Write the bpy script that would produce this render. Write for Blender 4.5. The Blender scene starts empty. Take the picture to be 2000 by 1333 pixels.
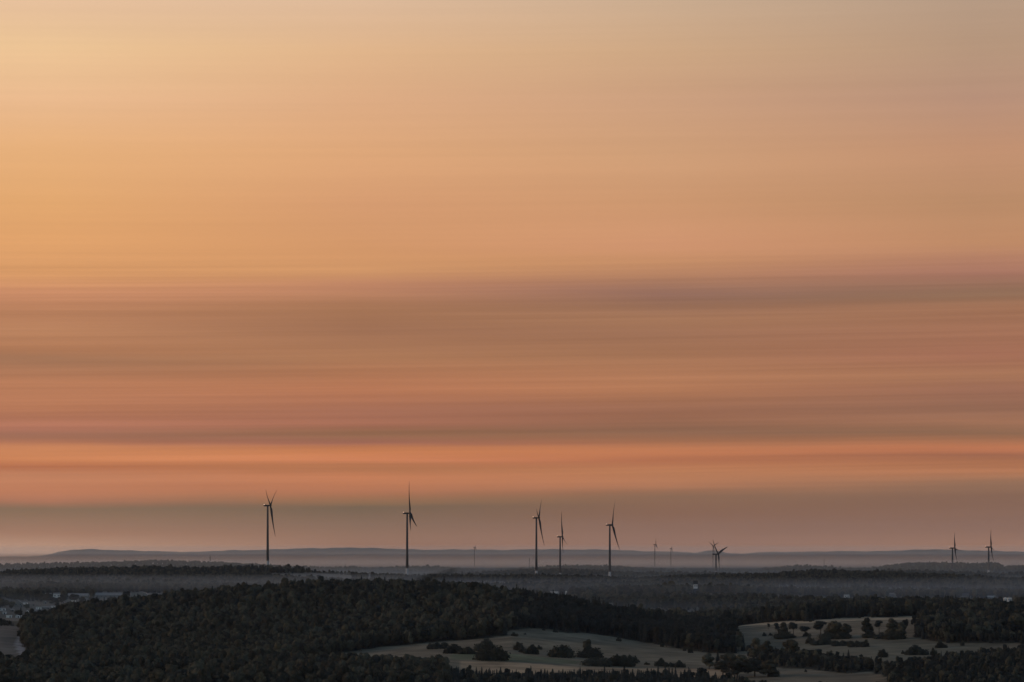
import bpy, bmesh, math, random
import numpy as np
from mathutils import Vector, Matrix

SC = bpy.context.scene
COL = SC.collection
R = math.radians
F = 6667.0            # focal length in photo pixels (120 mm on 36 mm film, 2000 px wide)
HZ = 1080.0           # photo row of the level line through the lens
rng = np.random.default_rng(7)
random.seed(7)

# ------------------------------------------------------------------ camera
cam_d = bpy.data.cameras.new('camera')
cam_d.lens = 120.0; cam_d.sensor_width = 36.0; cam_d.sensor_fit = 'HORIZONTAL'
cam_d.shift_y = (HZ - 666.5) / 2000.0
cam_d.clip_start = 1.0; cam_d.clip_end = 60000.0
cam = bpy.data.objects.new('camera', cam_d); COL.objects.link(cam)
cam.location = (0, 0, 0); cam.rotation_euler = (R(90), 0, 0)
SC.camera = cam

# ------------------------------------------------------------------ world, sun, exposure
SUN_AZ, SUN_EL = -84.0, 13.0            # degrees from the view direction (left is negative)
SC.view_settings.view_transform = 'Standard'
SC.view_settings.look = 'None'
SC.view_settings.exposure = 0.0
SC.view_settings.gamma = 1.0
SC.cycles.use_denoising = True
SC.cycles.max_bounces = 5
SC.cycles.diffuse_bounces = 3
SC.cycles.volume_bounces = 3
SC.cycles.transparent_max_bounces = 8

def lin(c):
    out = []
    for v in c:
        v = v / 255.0
        out.append(v / 12.92 if v <= 0.04045 else ((v + 0.055) / 1.055) ** 2.4)
    return out

w = bpy.data.worlds.new('World'); SC.world = w; w.use_nodes = True
wn = w.node_tree; wn.nodes.clear()
def N(tree, typ, **kw):
    n = tree.nodes.new(typ)
    for k, v in kw.items():
        setattr(n, k, v)
    return n
def link(tree, a, b): tree.links.new(a, b)
def wmath(op, a, b=None, clamp=False):
    n = N(wn, 'ShaderNodeMath', operation=op, use_clamp=clamp)
    for i, v in enumerate((a, b)):
        if v is None: continue
        if isinstance(v, (int, float)): n.inputs[i].default_value = v
        else: link(wn, v, n.inputs[i])
    return n.outputs[0]
def wrange(v, a, b, c=0.0, d=1.0, smooth=True):
    n = N(wn, 'ShaderNodeMapRange', interpolation_type='SMOOTHSTEP' if smooth else 'LINEAR', clamp=True)
    link(wn, v, n.inputs[0])
    for i, q in enumerate((a, b, c, d)): n.inputs[i + 1].default_value = q
    return n.outputs[0]
def wmix(f, a, b, blend='MIX'):
    n = N(wn, 'ShaderNodeMix', data_type='RGBA', blend_type=blend, clamp_factor=True)
    for sock, v in ((n.inputs[0], f), (n.inputs[6], a), (n.inputs[7], b)):
        if isinstance(v, (int, float)): sock.default_value = v
        elif isinstance(v, (list, tuple)): sock.default_value = list(v) + [1.0] if len(v) == 3 else v
        else: link(wn, v, sock)
    return n.outputs[2]

tc = N(wn, 'ShaderNodeTexCoord')
sep = N(wn, 'ShaderNodeSeparateXYZ'); link(wn, tc.outputs['Generated'], sep.inputs[0])
X, Y, Z = sep.outputs
hyp = wmath('SQRT', wmath('ADD', wmath('MULTIPLY', X, X), wmath('MULTIPLY', Y, Y)))
elev = wmath('DIVIDE', Z, wmath('MAXIMUM', hyp, 0.001))      # tangent of the elevation
az = wmath('ARCTAN2', X, Y)                                   # 0 = view direction, + right
def noise(sx, sy, scale, detail, rough, seed):
    c = N(wn, 'ShaderNodeCombineXYZ')
    link(wn, wmath('MULTIPLY', az, sx), c.inputs[0])
    link(wn, wmath('MULTIPLY', wmath('ADD', elev, wmath('MULTIPLY', az, -0.012)), sy), c.inputs[1])
    c.inputs[2].default_value = seed
    n = N(wn, 'ShaderNodeTexNoise'); n.inputs['Scale'].default_value = scale
    n.inputs['Detail'].default_value = detail; n.inputs['Roughness'].default_value = rough
    link(wn, c.outputs[0], n.inputs['Vector'])
    return n.outputs['Fac']
warp = wmath('MULTIPLY', wmath('SUBTRACT', noise(9.0, 70.0, 1.0, 3.0, 0.5, 3.3), 0.5), 0.0035)
elev_w = wmath('ADD', elev, warp)
RMAX = 0.30
fac = wmath('DIVIDE', elev_w, RMAX)
# colours of the cloud bands by height, read at four bearings from left to right
BANDS = [
 [(1085,193.1,153.7,129.3),(1040,163.9,121.3,96.0),(992,133.8,107.8,83.5),(980,171.7,115.7,88.2),(960,193.4,125.4,90.5),(930,193.5,129.0,93.5),(914,179.0,109.0,73.7),(902,207.8,133.8,88.9),(880,200.4,131.0,88.5),(870,180,118,88),(858,150,104,83),(842,177.6,116.4,92.6),(800,182.2,120.3,87.5),(752,186.8,126.0,91.1),(708,156.9,112.4,84.0),(688,173.1,119.2,85.4),(650,187.8,132.2,95.9),(610,178.7,124.0,89.9),(575,206.0,143.0,105.4),(540,216.1,154.4,103.3),(480,226.1,164.0,108.5),(400,225.2,166.9,110.9),(300,231.5,176.9,124.1),(200,235.0,187.0,143.4),(100,237.2,196.9,150.4),(0,229.1,190.9,156.7)],
 [(1075,151.9,113.3,93.6),(1040,146.8,111.9,90.1),(987,118.8,98.1,77.4),(976,144.9,108.5,78.2),(957,179.4,116.2,83.6),(930,204.9,130.4,89.8),(911,170.5,112.3,75.7),(902,207.5,129.5,89.2),(880,191.7,121.0,76.6),(870,159.7,103.6,84.2),(850,143.4,103.1,75.5),(830,163.1,106.5,83.4),(800,168.7,111.7,87.4),(762,183.4,119.6,85.9),(700,168.4,118.0,85.0),(640,162.9,115.0,86.3),(600,162.6,114.5,83.5),(560,191.5,133.2,101.6),(530,209.4,150.7,103.9),(500,212.0,152.2,105.5),(400,214.1,156.0,113.0),(300,223.5,168.5,122.9),(200,222.2,172.4,132.3),(100,225.6,181.8,140.1),(0,221.6,186.1,154.8)],
 [(1075,148.8,113.9,98.1),(1000,136.1,99.7,79.4),(967,138.5,103.8,80.3),(947,179.4,121.2,88.3),(920,190.1,126.5,87.5),(900,180.1,112.7,79.5),(882,196.3,124.2,84.2),(870,174.2,113.6,79.9),(847,142.8,103.1,80.1),(818,149.1,101.9,78.0),(795,153.7,105.4,81.0),(762,179.4,121.6,87.2),(700,164.0,115.2,84.9),(650,157.8,112.2,86.0),(622,170.9,122.9,92.2),(596,151.1,109.6,86.6),(570,146.7,107.8,92.5),(540,181.3,129.8,98.7),(510,199.1,143.2,103.7),(480,209.5,149.9,112.6),(400,205.9,152.3,112.5),(300,208.2,159.5,121.1),(200,203.9,159.7,127.1),(100,205.8,167.2,131.8),(0,202.5,172.3,144.2)],
 [(1075,156.4,118.1,98.6),(1030,140.9,106.2,89.3),(972,131.4,97.9,79.3),(948,148.5,110.4,86.1),(925,183.9,122.7,87.5),(906,175.8,115.0,80.9),(892,156.8,101.8,76.2),(880,193.3,119.9,84.0),(866,172.4,113.4,81.2),(846,142.2,104.1,79.7),(822,165.9,116.6,89.6),(801,144.0,102.0,80.9),(762,157.7,108.9,86.5),(740,165.2,115.2,85.9),(700,163.7,110.3,86.6),(600,160.4,113.5,86.4),(577,144.8,110.4,87.7),(540,169.2,119.2,99.6),(510,179.7,127.8,101.6),(480,192.5,139.8,103.8),(400,187.8,140.7,105.3),(300,194.3,145.7,114.1),(200,183.8,144.7,122.0),(100,182.2,149.8,124.4),(0,182.6,155.2,132.9)],
]
HIGH = [(-180,200,176,150),(-420,160,148,138),(-760,120,118,122)]
ramps = []
for bi, band in enumerate(BANDS):
    cr = N(wn, 'ShaderNodeValToRGB')
    link(wn, fac, cr.inputs[0])
    k = (1.0, 0.95, 0.9, 0.84)[bi]
    stops = sorted([((HZ - r) / F / RMAX, (a, b, c)) for r, a, b, c in band] +
                   [((HZ - r) / F / RMAX, (a * k, b * k, c * k)) for r, a, b, c in HIGH])
    els = cr.color_ramp.elements
    while len(els) < len(stops): els.new(0.5)
    for e, (p, c) in zip(els, stops):
        e.position = min(max(p, 0.0), 1.0)
    for e, (p, c) in zip(els, stops):
        e.color = lin(c) + [1.0]
    ramps.append(cr.outputs[0])
u = wmath('DIVIDE', az, 0.1489)
sky_c = ramps[0]
for i, a in enumerate((-0.9, -0.3, 0.3)):
    sky_c = wmix(wrange(u, a, a + 0.6, smooth=False), sky_c, ramps[i + 1])
# fine streaks along the cloud sheets, strongest in the layered deck
deck = wmath('MULTIPLY', wrange(elev, 0.012, 0.026), wrange(elev, 0.095, 0.075))
s1 = wmath('SUBTRACT', noise(5.0, 620.0, 1.0, 4.0, 0.55, 1.7), 0.5)
s2 = wmath('SUBTRACT', noise(3.0, 190.0, 1.0, 3.0, 0.5, 9.1), 0.5)
s3 = wmath('SUBTRACT', noise(7.0, 60.0, 1.0, 3.0, 0.5, 5.1), 0.5)
streak = wmath('ADD', wmath('MULTIPLY', s1, wmath('ADD', wmath('MULTIPLY', deck, 0.28), 0.06)),
               wmath('ADD', wmath('MULTIPLY', s2, wmath('ADD', wmath('MULTIPLY', deck, 0.20), 0.08)), wmath('MULTIPLY', s3, 0.06)))
s4 = wmath('SUBTRACT', noise(9.0, 1500.0, 1.0, 3.0, 0.6, 12.7), 0.5)
streak = wmath('ADD', streak, wmath('MULTIPLY', s4, wmath('ADD', wmath('MULTIPLY', deck, 0.14), 0.02)))
gain = wmath('ADD', streak, 1.0)
cg = N(wn, 'ShaderNodeCombineColor')
for i, e in enumerate((1.0, 1.04, 1.05)):
    link(wn, wmath('POWER', gain, e), cg.inputs[i])
sky_c = wmix(1.0, sky_c, cg.outputs[0], 'MULTIPLY')
# the clear dusk sky overhead and behind
nish = N(wn, 'ShaderNodeTexSky', sky_type='NISHITA', sun_disc=False)
nish.sun_elevation = R(SUN_EL); nish.sun_rotation = R(SUN_AZ)
nish.altitude = 300; nish.air_density = 1.2; nish.dust_density = 0.8; nish.ozone_density = 1.3
NISH_STR = 0.15
nis = wmix(1.0, nish.outputs[0], [NISH_STR] * 3, 'MULTIPLY')
away = wmath('MAXIMUM', wrange(wmath('ABSOLUTE', wmath('ADD', az, 0.25)), 0.7, 2.2), wrange(elev, 0.2, 0.75))
sky_c = wmix(away, sky_c, nis)
bg = N(wn, 'ShaderNodeBackground'); bg.inputs[1].default_value = 1.0
wo = N(wn, 'ShaderNodeOutputWorld')
link(wn, sky_c, bg.inputs[0]); link(wn, bg.outputs[0], wo.inputs[0])

sun_d = bpy.data.lights.new('sun', 'SUN'); sun_d.energy = 1.3; sun_d.angle = R(2.0); sun_d.color = (1.0, 0.62, 0.36)
sun = bpy.data.objects.new('sun', sun_d); COL.objects.link(sun)
sd = Vector((math.sin(R(SUN_AZ)) * math.cos(R(SUN_EL)), math.cos(R(SUN_AZ)) * math.cos(R(SUN_EL)), math.sin(R(SUN_EL))))
sun.rotation_euler = sd.to_track_quat('Z', 'Y').to_euler()
sun.location = (-400, 300, 300)

# ------------------------------------------------------------------ helpers
def tag(o, label=None, cat=None, group=None, kind=None):
    if label: o['label'] = label
    if cat: o['category'] = cat
    if group: o['group'] = group
    if kind: o['kind'] = kind
    return o
def mesh_obj(name, verts, faces, mat, parent=None, smooth=False):
    me = bpy.data.meshes.new(name); me.from_pydata([tuple(v) for v in verts], [], [tuple(f) for f in faces]); me.update()
    if smooth: me.polygons.foreach_set('use_smooth', [True] * len(me.polygons))
    if mat: me.materials.append(mat)
    o = bpy.data.objects.new(name, me); COL.objects.link(o)
    if parent: o.parent = parent
    return o
def data_obj(name, me, parent=None):
    o = bpy.data.objects.new(name, me); COL.objects.link(o)
    if parent: o.parent = parent
    return o
def empty(name, loc, rz=0.0):
    o = bpy.data.objects.new(name, None); COL.objects.link(o)
    o.location = loc; o.rotation_euler = (0, 0, rz); o.empty_display_size = 2.0
    return o
def boxvf(x0, x1, y0, y1, z0, z1):
    v = [(x0,y0,z0),(x1,y0,z0),(x1,y1,z0),(x0,y1,z0),(x0,y0,z1),(x1,y0,z1),(x1,y1,z1),(x0,y1,z1)]
    f = [(0,3,2,1),(4,5,6,7),(0,1,5,4),(1,2,6,5),(2,3,7,6),(3,0,4,7)]
    return v, f

def pmat(name, col, rough=0.8, var=0.12, scale=0.3, obj_random=0.0, bump=0.0, spec=0.3, emit=None, attr=None):
    m = bpy.data.materials.new(name); m.use_nodes = True
    t = m.node_tree; b = t.nodes['Principled BSDF']
    b.inputs['Roughness'].default_value = rough
    b.inputs['Specular IOR Level'].default_value = spec
    geo = N(t, 'ShaderNodeNewGeometry') if attr else N(t, 'ShaderNodeTexCoord')
    vec = geo.outputs['Position'] if attr else geo.outputs['Object']
    no = N(t, 'ShaderNodeTexNoise'); no.inputs['Scale'].default_value = scale; no.inputs['Detail'].default_value = 5.0
    link(t, vec, no.inputs['Vector'])
    mr = N(t, 'ShaderNodeMapRange'); link(t, no.outputs['Fac'], mr.inputs[0])
    mr.inputs[1].default_value = 0.25; mr.inputs[2].default_value = 0.75
    mr.inputs[3].default_value = 1 - var; mr.inputs[4].default_value = 1 + var
    mul = N(t, 'ShaderNodeVectorMath', operation='SCALE')
    if attr:
        at = N(t, 'ShaderNodeAttribute'); at.attribute_name = attr; link(t, at.outputs['Color'], mul.inputs[0])
    else:
        mul.inputs[0].default_value = col
    val = mr.outputs[0]
    if obj_random:
        oi = N(t, 'ShaderNodeObjectInfo')
        m2 = N(t, 'ShaderNodeMapRange'); link(t, oi.outputs['Random'], m2.inputs[0])
        m2.inputs[3].default_value = 1 - obj_random; m2.inputs[4].default_value = 1 + obj_random
        mm = N(t, 'ShaderNodeMath', operation='MULTIPLY'); link(t, val, mm.inputs[0]); link(t, m2.outputs[0], mm.inputs[1])
        val = mm.outputs[0]
        # hue drift between olive, grey green and brown from tree to tree
        wn2 = N(t, 'ShaderNodeTexWhiteNoise', noise_dimensions='1D'); link(t, oi.outputs['Random'], wn2.inputs['W'])
        mx = N(t, 'ShaderNodeMix', data_type='RGBA'); link(t, wn2.outputs['Value'], mx.inputs[0])
        mx.inputs[6].default_value = (col[0] * 1.08, col[1] * 1.0, col[2] * 0.88, 1)
        mx.inputs[7].default_value = (col[0] * 0.94, col[1] * 1.0, col[2] * 1.05, 1)
        link(t, mx.outputs[2], mul.inputs[0])
    link(t, val, mul.inputs['Scale'])
    link(t, mul.outputs[0], b.inputs['Base Color'])
    if bump:
        bp = N(t, 'ShaderNodeBump'); bp.inputs['Strength'].default_value = bump; bp.inputs['Distance'].default_value = 1.0
        link(t, no.outputs['Fac'], bp.inputs['Height']); link(t, bp.outputs[0], b.inputs['Normal'])
    if emit:
        b.inputs['Emission Color'].default_value = list(emit[0]) + [1]; b.inputs['Emission Strength'].default_value = emit[1]
    return m

M = {}
M['ground'] = pmat('soil_and_grass', (1, 1, 1), 0.95, 0.42, 0.045, bump=0.4, attr='land_colour', spec=0.1)
M['leaf'] = pmat('broadleaf_foliage', (0.046, 0.043, 0.033), 0.85, 0.3, 0.5, obj_random=0.6, spec=0.1)
M['needle'] = pmat('conifer_foliage', (0.019, 0.022, 0.022), 0.85, 0.25, 0.5, obj_random=0.35, spec=0.1)
M['bush'] = pmat('scrub_foliage', (0.030, 0.031, 0.026), 0.85, 0.3, 0.5, obj_random=0.3, spec=0.1)
M['bark'] = pmat('bark', (0.05, 0.038, 0.03), 0.9, 0.3, 2.0, spec=0.1)
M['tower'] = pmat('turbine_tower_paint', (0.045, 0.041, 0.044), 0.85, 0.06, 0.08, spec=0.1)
M['tower_base'] = pmat('pale_concrete_base', (0.26, 0.25, 0.255), 0.7, 0.08, 0.2)
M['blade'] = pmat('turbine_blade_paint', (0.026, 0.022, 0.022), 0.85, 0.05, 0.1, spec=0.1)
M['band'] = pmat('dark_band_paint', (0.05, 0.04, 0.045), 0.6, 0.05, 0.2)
M['glow_block'] = pmat('warm_glow_surface', (0.9, 0.6, 0.45), 0.3, 0.02, 1.0, emit=((1.0, 0.62, 0.42), 1.2))
M['white'] = pmat('white_render_wall', (0.5, 0.475, 0.46), 0.85, 0.08, 0.3)
M['pale'] = pmat('pale_sheet_roof', (0.14, 0.132, 0.128), 0.6, 0.1, 0.2)
M['grey'] = pmat('grey_wall', (0.13, 0.123, 0.118), 0.85, 0.1, 0.3)
M['roof'] = pmat('dark_tile_roof', (0.09, 0.07, 0.065), 0.8, 0.2, 0.6)
M['dark'] = pmat('dark_timber_cladding', (0.03, 0.03, 0.035), 0.85, 0.15, 0.5)
M['glass'] = pmat('window_glass', (0.05, 0.06, 0.07), 0.15, 0.02, 1.0, spec=0.5)
M['steel'] = pmat('galvanised_steel', (0.16, 0.155, 0.16), 0.6, 0.05, 0.5)

# ------------------------------------------------------------------ land form
# Heights of the land along lines at growing distance: (distance, [(bearing column, sight row), ...])
def C(*p): return p
SIGHT = [
 (1500, C((0,1505))),
 (2200, C((0,1378),(700,1376),(1000,1386),(1700,1388),(2000,1372))),
 (2600, C((-400,1322),(0,1320),(300,1320),(700,1314),(850,1320),(930,1336),(1300,1342),(1700,1335),(1850,1316),(2000,1308),(2400,1300))),
 (2850, C((-400,1292),(0,1292),(60,1294),(300,1300),(700,1290),(850,1286),(1000,1290),(1250,1302),(1450,1306),(1700,1297),(2000,1288),(2400,1285))),
 (3150, C((-400,1256),(0,1256),(60,1264),(200,1272),(700,1262),(850,1250),(1000,1234),(1250,1262),(1450,1274),(1700,1257),(2000,1244),(2400,1240))),
 (3300, C((-400,1236),(0,1232),(60,1238),(200,1246),(700,1240),(1000,1216),(1250,1246),(1450,1246),(1700,1230),(2000,1222),(2400,1220))),
 (3620, C((-400,1218),(0,1222),(60,1226),(100,1219),(200,1203),(300,1191),(450,1176),(600,1166),(750,1161),(850,1164),(950,1170),(1100,1192),(1200,1214),(1300,1232),(1390,1236),(1425,1226),(1450,1221),(1500,1216),(1600,1210),(1750,1206),(1860,1206),(2000,1208),(2400,1206))),
 (3900, C((-400,1212),(0,1216),(60,1224),(300,1220),(800,1212),(1100,1220),(1300,1232),(1420,1236),(1470,1222),(1520,1206),(1600,1198),(1750,1191),(1900,1197),(2000,1207),(2400,1212))),
 (4300, C((-400,1209),(0,1209),(300,1212),(1000,1216),(1300,1221),(1600,1216),(2000,1214),(2400,1214))),
 (5000, C((-400,1184),(0,1184),(300,1186),(1000,1200),(1200,1199),(1400,1202),(1600,1196),(2000,1194),(2400,1192))),
 (5600, C((-400,1164),(0,1164),(300,1168),(700,1178),(1000,1182),(1200,1184),(1300,1180),(1500,1178),(1600,1183),(1800,1180),(2000,1184),(2400,1180))),
 (6000, C((-400,1154),(0,1155),(300,1158),(700,1168),(1000,1170),(1100,1166),(1250,1160),(1400,1161),(1500,1163),(1580,1168),(1640,1176),(1800,1172),(2000,1178),(2400,1176))),
 (6500, C((-400,1152),(0,1151),(300,1152),(700,1158),(1000,1160),(1250,1162),(1500,1164),(1700,1162),(2000,1166),(2400,1160))),
 (7200, C((-400,1142),(0,1140),(300,1140),(700,1142),(1000,1146),(1250,1148),(1500,1146),(1700,1146),(2000,1152),(2400,1148))),
 (8000, C((-400,1128),(0,1128),(50,1124),(120,1121),(250,1119),(300,1117),(400,1120),(500,1118),(570,1118),(620,1121),(680,1124),(740,1128),(800,1133),(1000,1135),(1150,1138),(1250,1140),(1300,1137),(1400,1133),(1500,1131),(1560,1126),(1600,1125),(1700,1128),(1800,1131),(1850,1133),(1900,1137),(2000,1141),(2400,1143))),
 (8700, C((-400,1138),(0,1136),(500,1131),(1000,1136),(1250,1140),(1500,1136),(2000,1142),(2400,1140))),
 (9500, C((-400,1130),(0,1128),(500,1128),(900,1132),(1000,1123),(1050,1121),(1100,1120),(1150,1121),(1200,1125),(1300,1128),(1400,1129),(1600,1132),(1700,1122),(1800,1121),(1850,1123),(1950,1125),(2000,1125),(2400,1126))),
 (10100, C((-400,1132),(0,1130),(500,1130),(1000,1127),(1500,1132),(2000,1130),(2400,1130))),
 (11000, C((-400,1110),(0,1109),(90,1107),(150,1106),(220,1104),(300,1102),(350,1104),(400,1105),(450,1107),(500,1109),(600,1114),(650,1115),(690,1113),(720,1117),(760,1115),(800,1114),(850,1115),(900,1118),(955,1120),(990,1118),(1050,1116),(1080,1113),(1120,1111),(1170,1111),(1215,1113),(1240,1116),(1310,1119),(1440,1120),(1480,1120),(1500,1117),(1550,1113),(1580,1112),(1620,1114),(1660,1117),(1690,1116),(1720,1113),(1760,1108),(1800,1106),(1850,1106),(1900,1107),(1950,1107),(1962,1114),(2000,1112),(2400,1112))),
 (12500, C((0,1122),(2000,1122))),
 (15000, C((0,1120),(2000,1120))),
 (18500, C((-600,1090),(-200,1089),(0,1088),(60,1087),(100,1083),(112,1079),(140,1074),(180,1072.5),(220,1075),(270,1077),(330,1078),(380,1078),(430,1076),(500,1074.5),(560,1073),(620,1071),(680,1070),(740,1071.5),(800,1073),(850,1074),(1000,1074.5),(1075,1072.5),(1130,1073.5),(1200,1075),(1260,1077),(1320,1078),(1345,1079),(1357,1081.5),(1368,1079),(1380,1076),(1395,1075.3),(1410,1077),(1425,1081.5),(1450,1082),(1480,1079.5),(1550,1078),(1600,1078),(1700,1077),(1760,1075),(1830,1073.5),(1880,1075),(1940,1077),(2000,1078),(2600,1080))),
 (21000, C((0,1100),(2000,1100))),
 (25500, C((0,1106),(2000,1106))),
]
KD = np.array([-600.0, 0.0, 500.0] + [s[0] for s in SIGHT])
def station_z(px):
    px = np.asarray(px, float)
    zs = [np.full(px.shape, -6.0), np.full(px.shape, -3.0), np.full(px.shape, -46.0)]
    for d, pts in SIGHT:
        a = np.array(pts, float)
        zs.append((HZ - np.interp(px, a[:, 0], a[:, 1])) / F * d)
    return np.stack(zs, -1)
def pchip(ys, xq):
    h = np.diff(KD); dl = np.diff(ys, axis=-1) / h
    m = np.zeros_like(ys)
    s = dl[..., :-1] * dl[..., 1:] > 0
    with np.errstate(divide='ignore', invalid='ignore'):
        w1 = 2 * h[1:] + h[:-1]; w2 = h[1:] + 2 * h[:-1]
        hm = (w1 + w2) / (w1 / dl[..., :-1] + w2 / dl[..., 1:])
    m[..., 1:-1] = np.where(s, hm, 0.0)
    i = np.clip(np.searchsorted(KD, xq) - 1, 0, len(KD) - 2)
    idx = np.arange(len(xq))
    x0, x1 = KD[i], KD[i + 1]; hh = x1 - x0; t = np.clip((xq - x0) / hh, 0, 1)
    y0, y1 = ys[idx, i], ys[idx, i + 1]; m0, m1 = m[idx, i], m[idx, i + 1]
    t2 = t * t; t3 = t2 * t
    return (2*t3 - 3*t2 + 1)*y0 + (t3 - 2*t2 + t)*hh*m0 + (-2*t3 + 3*t2)*y1 + (t3 - t2)*hh*m1
_ph = rng.uniform(0, 6.28, (10, 2)); _kk = rng.normal(0, 1, (10, 2)); _kk /= np.linalg.norm(_kk, axis=1)[:, None]
_wl = np.array([900, 620, 430, 310, 240, 170, 120, 85, 60, 45.0])
def undul(x, y):
    o = 0
    for k in range(10):
        o = o + np.sin((x * _kk[k, 0] + y * _kk[k, 1]) * 6.283 / _wl[k] + _ph[k, 0]) * (_wl[k] / 900.0) ** 0.9
    return o
def ground_z(x, y):
    x = np.atleast_1d(np.asarray(x, float)); y = np.atleast_1d(np.asarray(y, float))
    px = 1000.0 + F * x / np.maximum(y, 150.0)
    z = pchip(station_z(px), y)
    amp = np.clip((y - 1200) / 1500.0, 0, 1) * 0.7
    return z + undul(x, y) * amp
def project(x, y, z): return 1000.0 + F * x / y, HZ - F * z / y
_dd = np.concatenate([np.arange(1600, 4500, 2.0), np.arange(4500, 12000, 5.0)])
def spot(px, row, dmin=1600.0):
    """where the line of sight through a photo point meets the land"""
    d = _dd[_dd >= dmin]
    x = (px - 1000.0) / F * d
    r = HZ - F * ground_z(x, d) / d
    k = np.argmax(r <= row)
    if r[k] > row: k = len(d) - 1
    return float(x[k]), float(d[k]), float(ground_z(x[k], d[k])[0])

def inpoly(px, py, poly):
    c = np.zeros(px.shape, bool); n = len(poly); j = n - 1
    for i in range(n):
        xi, yi = poly[i]; xj, yj = poly[j]
        if yi != yj:
            c ^= ((yi > py) != (yj > py)) & (px < (xj - xi) * (py - yi) / (yj - yi) + xi)
        j = i
    return c
def clumpy(x, y, s):
    return (np.sin(x / s + 1.3 * np.sin(y / s * 0.7)) + np.sin(y / s * 1.1 + 1.7 * np.sin(x / s * 0.6 + 2.0)) + np.sin((x + y) / s * 0.53)) / 3.0

# open land: (outline in sight coordinates, nearest, farthest distance, colour)
MEADOW = [(560,1292),(690,1272),(760,1263),(815,1259),(880,1252),(985,1241),(1000,1229),(1060,1228),(1100,1234),(1180,1242),(1250,1255),(1330,1267),(1390,1277),(1430,1279),(1444,1272),(1438,1248),(1424,1230),(1430,1221),(1530,1214),(1680,1206),(1870,1203),(1885,1210),(1806,1214),(1785,1246),(1850,1256),(2010,1257),(2010,1276),(1900,1288),(1830,1300),(1790,1306),(1768,1318),(1752,1312),(1700,1302),(1640,1296),(1600,1290),(1560,1284),(1500,1282),(1478,1284),(1462,1292),(1520,1304),(1580,1307),(1650,1317),(1705,1313),(1740,1328),(1736,1366),(1530,1366),(1440,1350),(1300,1344),(900,1336),(850,1322),(700,1316),(560,1316)]
LEFTF = [(-200,1224),(52,1222),(44,1240),(40,1256),(58,1276),(74,1292),(56,1318),(-200,1328)]
TRACK = [(38,1236),(46,1236),(42,1256),(62,1277),(40,1282),(30,1262),(30,1246)]
FIELDS = [
 (MEADOW, 2330, 3720, (0.118, 0.097, 0.066)),
 (LEFTF, 2480, 3800, (0.105, 0.090, 0.074)),
 ([(-200,1152),(60,1154),(84,1160),(80,1164),(-200,1164)], 5300, 6300, (0.42, 0.30, 0.22)),
 ([(195,1136),(262,1136),(258,1140),(195,1139)], 6600, 8000, (0.30, 0.27, 0.25)),
 ([(-200,1170),(330,1168),(330,1200),(-200,1209)], 4150, 5600, (0.07, 0.07, 0.06)),
 ([(1440,1182),(1640,1176),(1640,1180),(1440,1186)], 4800, 6000, (0.10, 0.09, 0.085)),
 ([(1040,1186),(1300,1192),(1450,1198),(1450,1206),(1040,1196)], 4300, 5600, (0.085, 0.085, 0.08)),
 ([(1700,1170),(2100,1178),(2100,1186),(1700,1182)], 4600, 5900, (0.09, 0.085, 0.08)),
]
def field_index(x, y, z, rag=0.0):
    px, row = project(x, np.maximum(y, 100.0), z)
    out = np.full(px.shape, -1)
    qx = px + 7.0 * clumpy(x, y, 11.0) + 4.0 * clumpy(x + 77, y, 4.0) * (1 + rag); qr = row + 1.6 * clumpy(x, y + 50, 14.0) + 1.0 * clumpy(x, y, 5.0) * (1 + rag)
    for i, (poly, a, b, c) in enumerate(FIELDS):
        out[inpoly(qx, qr, poly) & (y > a) & (y < b)] = i
    return out, px, row
rows = np.concatenate([np.arange(-500, 1500, 100.0), np.arange(1500, 2300, 25.0), np.arange(2300, 3760, 5.0), np.arange(3760, 4400, 16.0),
                       np.arange(4400, 8100, 25.0), np.arange(8100, 11400, 50.0), np.arange(11400, 17500, 250.0), np.arange(17500, 19500, 100.0), np.arange(19500, 25401, 500.0)])
uu = np.linspace(-1, 1, 541); uu = np.sign(uu) * (0.72 * np.abs(uu) + 0.28 * np.abs(uu) ** 3)
DG, UG = np.meshgrid(rows, uu, indexing='ij')
XG = UG * (300.0 + 0.26 * np.abs(DG))
ZG = ground_z(XG.ravel(), DG.ravel()).reshape(XG.shape)
# the far ridge keeps a crisp wooded edge
ridge = np.exp(-((DG - 18500) / 500.0) ** 2)
ZG += ridge * (np.sin(XG / 31.0) + np.sin(XG / 17.3 + 1.0) + np.sin(XG / 67.0)) * 0.9
nr, nc = XG.shape
co = np.stack([XG, DG, ZG], -1).reshape(-1, 3)
ii = np.arange(nr * nc).reshape(nr, nc)
quads = np.stack([ii[:-1, :-1], ii[:-1, 1:], ii[1:, 1:], ii[1:, :-1]], -1).reshape(-1, 4)
me = bpy.data.meshes.new('ground')
me.vertices.add(len(co)); me.vertices.foreach_set('co', co.ravel())
me.loops.add(len(quads) * 4); me.loops.foreach_set('vertex_index', quads.ravel())
me.polygons.add(len(quads)); me.polygons.foreach_set('loop_start', np.arange(len(quads)) * 4)
me.polygons.foreach_set('loop_total', np.full(len(quads), 4)); me.polygons.foreach_set('use_smooth', np.ones(len(quads), bool))
me.update(calc_edges=True)
fi, gpx, grow = field_index(co[:, 0], co[:, 1], co[:, 2])
colr = np.tile(np.array([0.030, 0.030, 0.022]), (len(co), 1))
for i, f in enumerate(FIELDS): colr[fi == i] = f[3]
mid = (fi < 0) & (co[:, 1] > 4150) & (co[:, 1] < 8600); colr[mid] = np.array([0.10, 0.092, 0.078])
near = fi == 0
patch = clumpy(co[:, 0], co[:, 1], 23.0) + 0.6 * clumpy(co[:, 0] + 300, co[:, 1], 9.0)
colr[near] *= (1.0 + 0.24 * np.clip(patch[near], -1.2, 1.2))[:, None]
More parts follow.
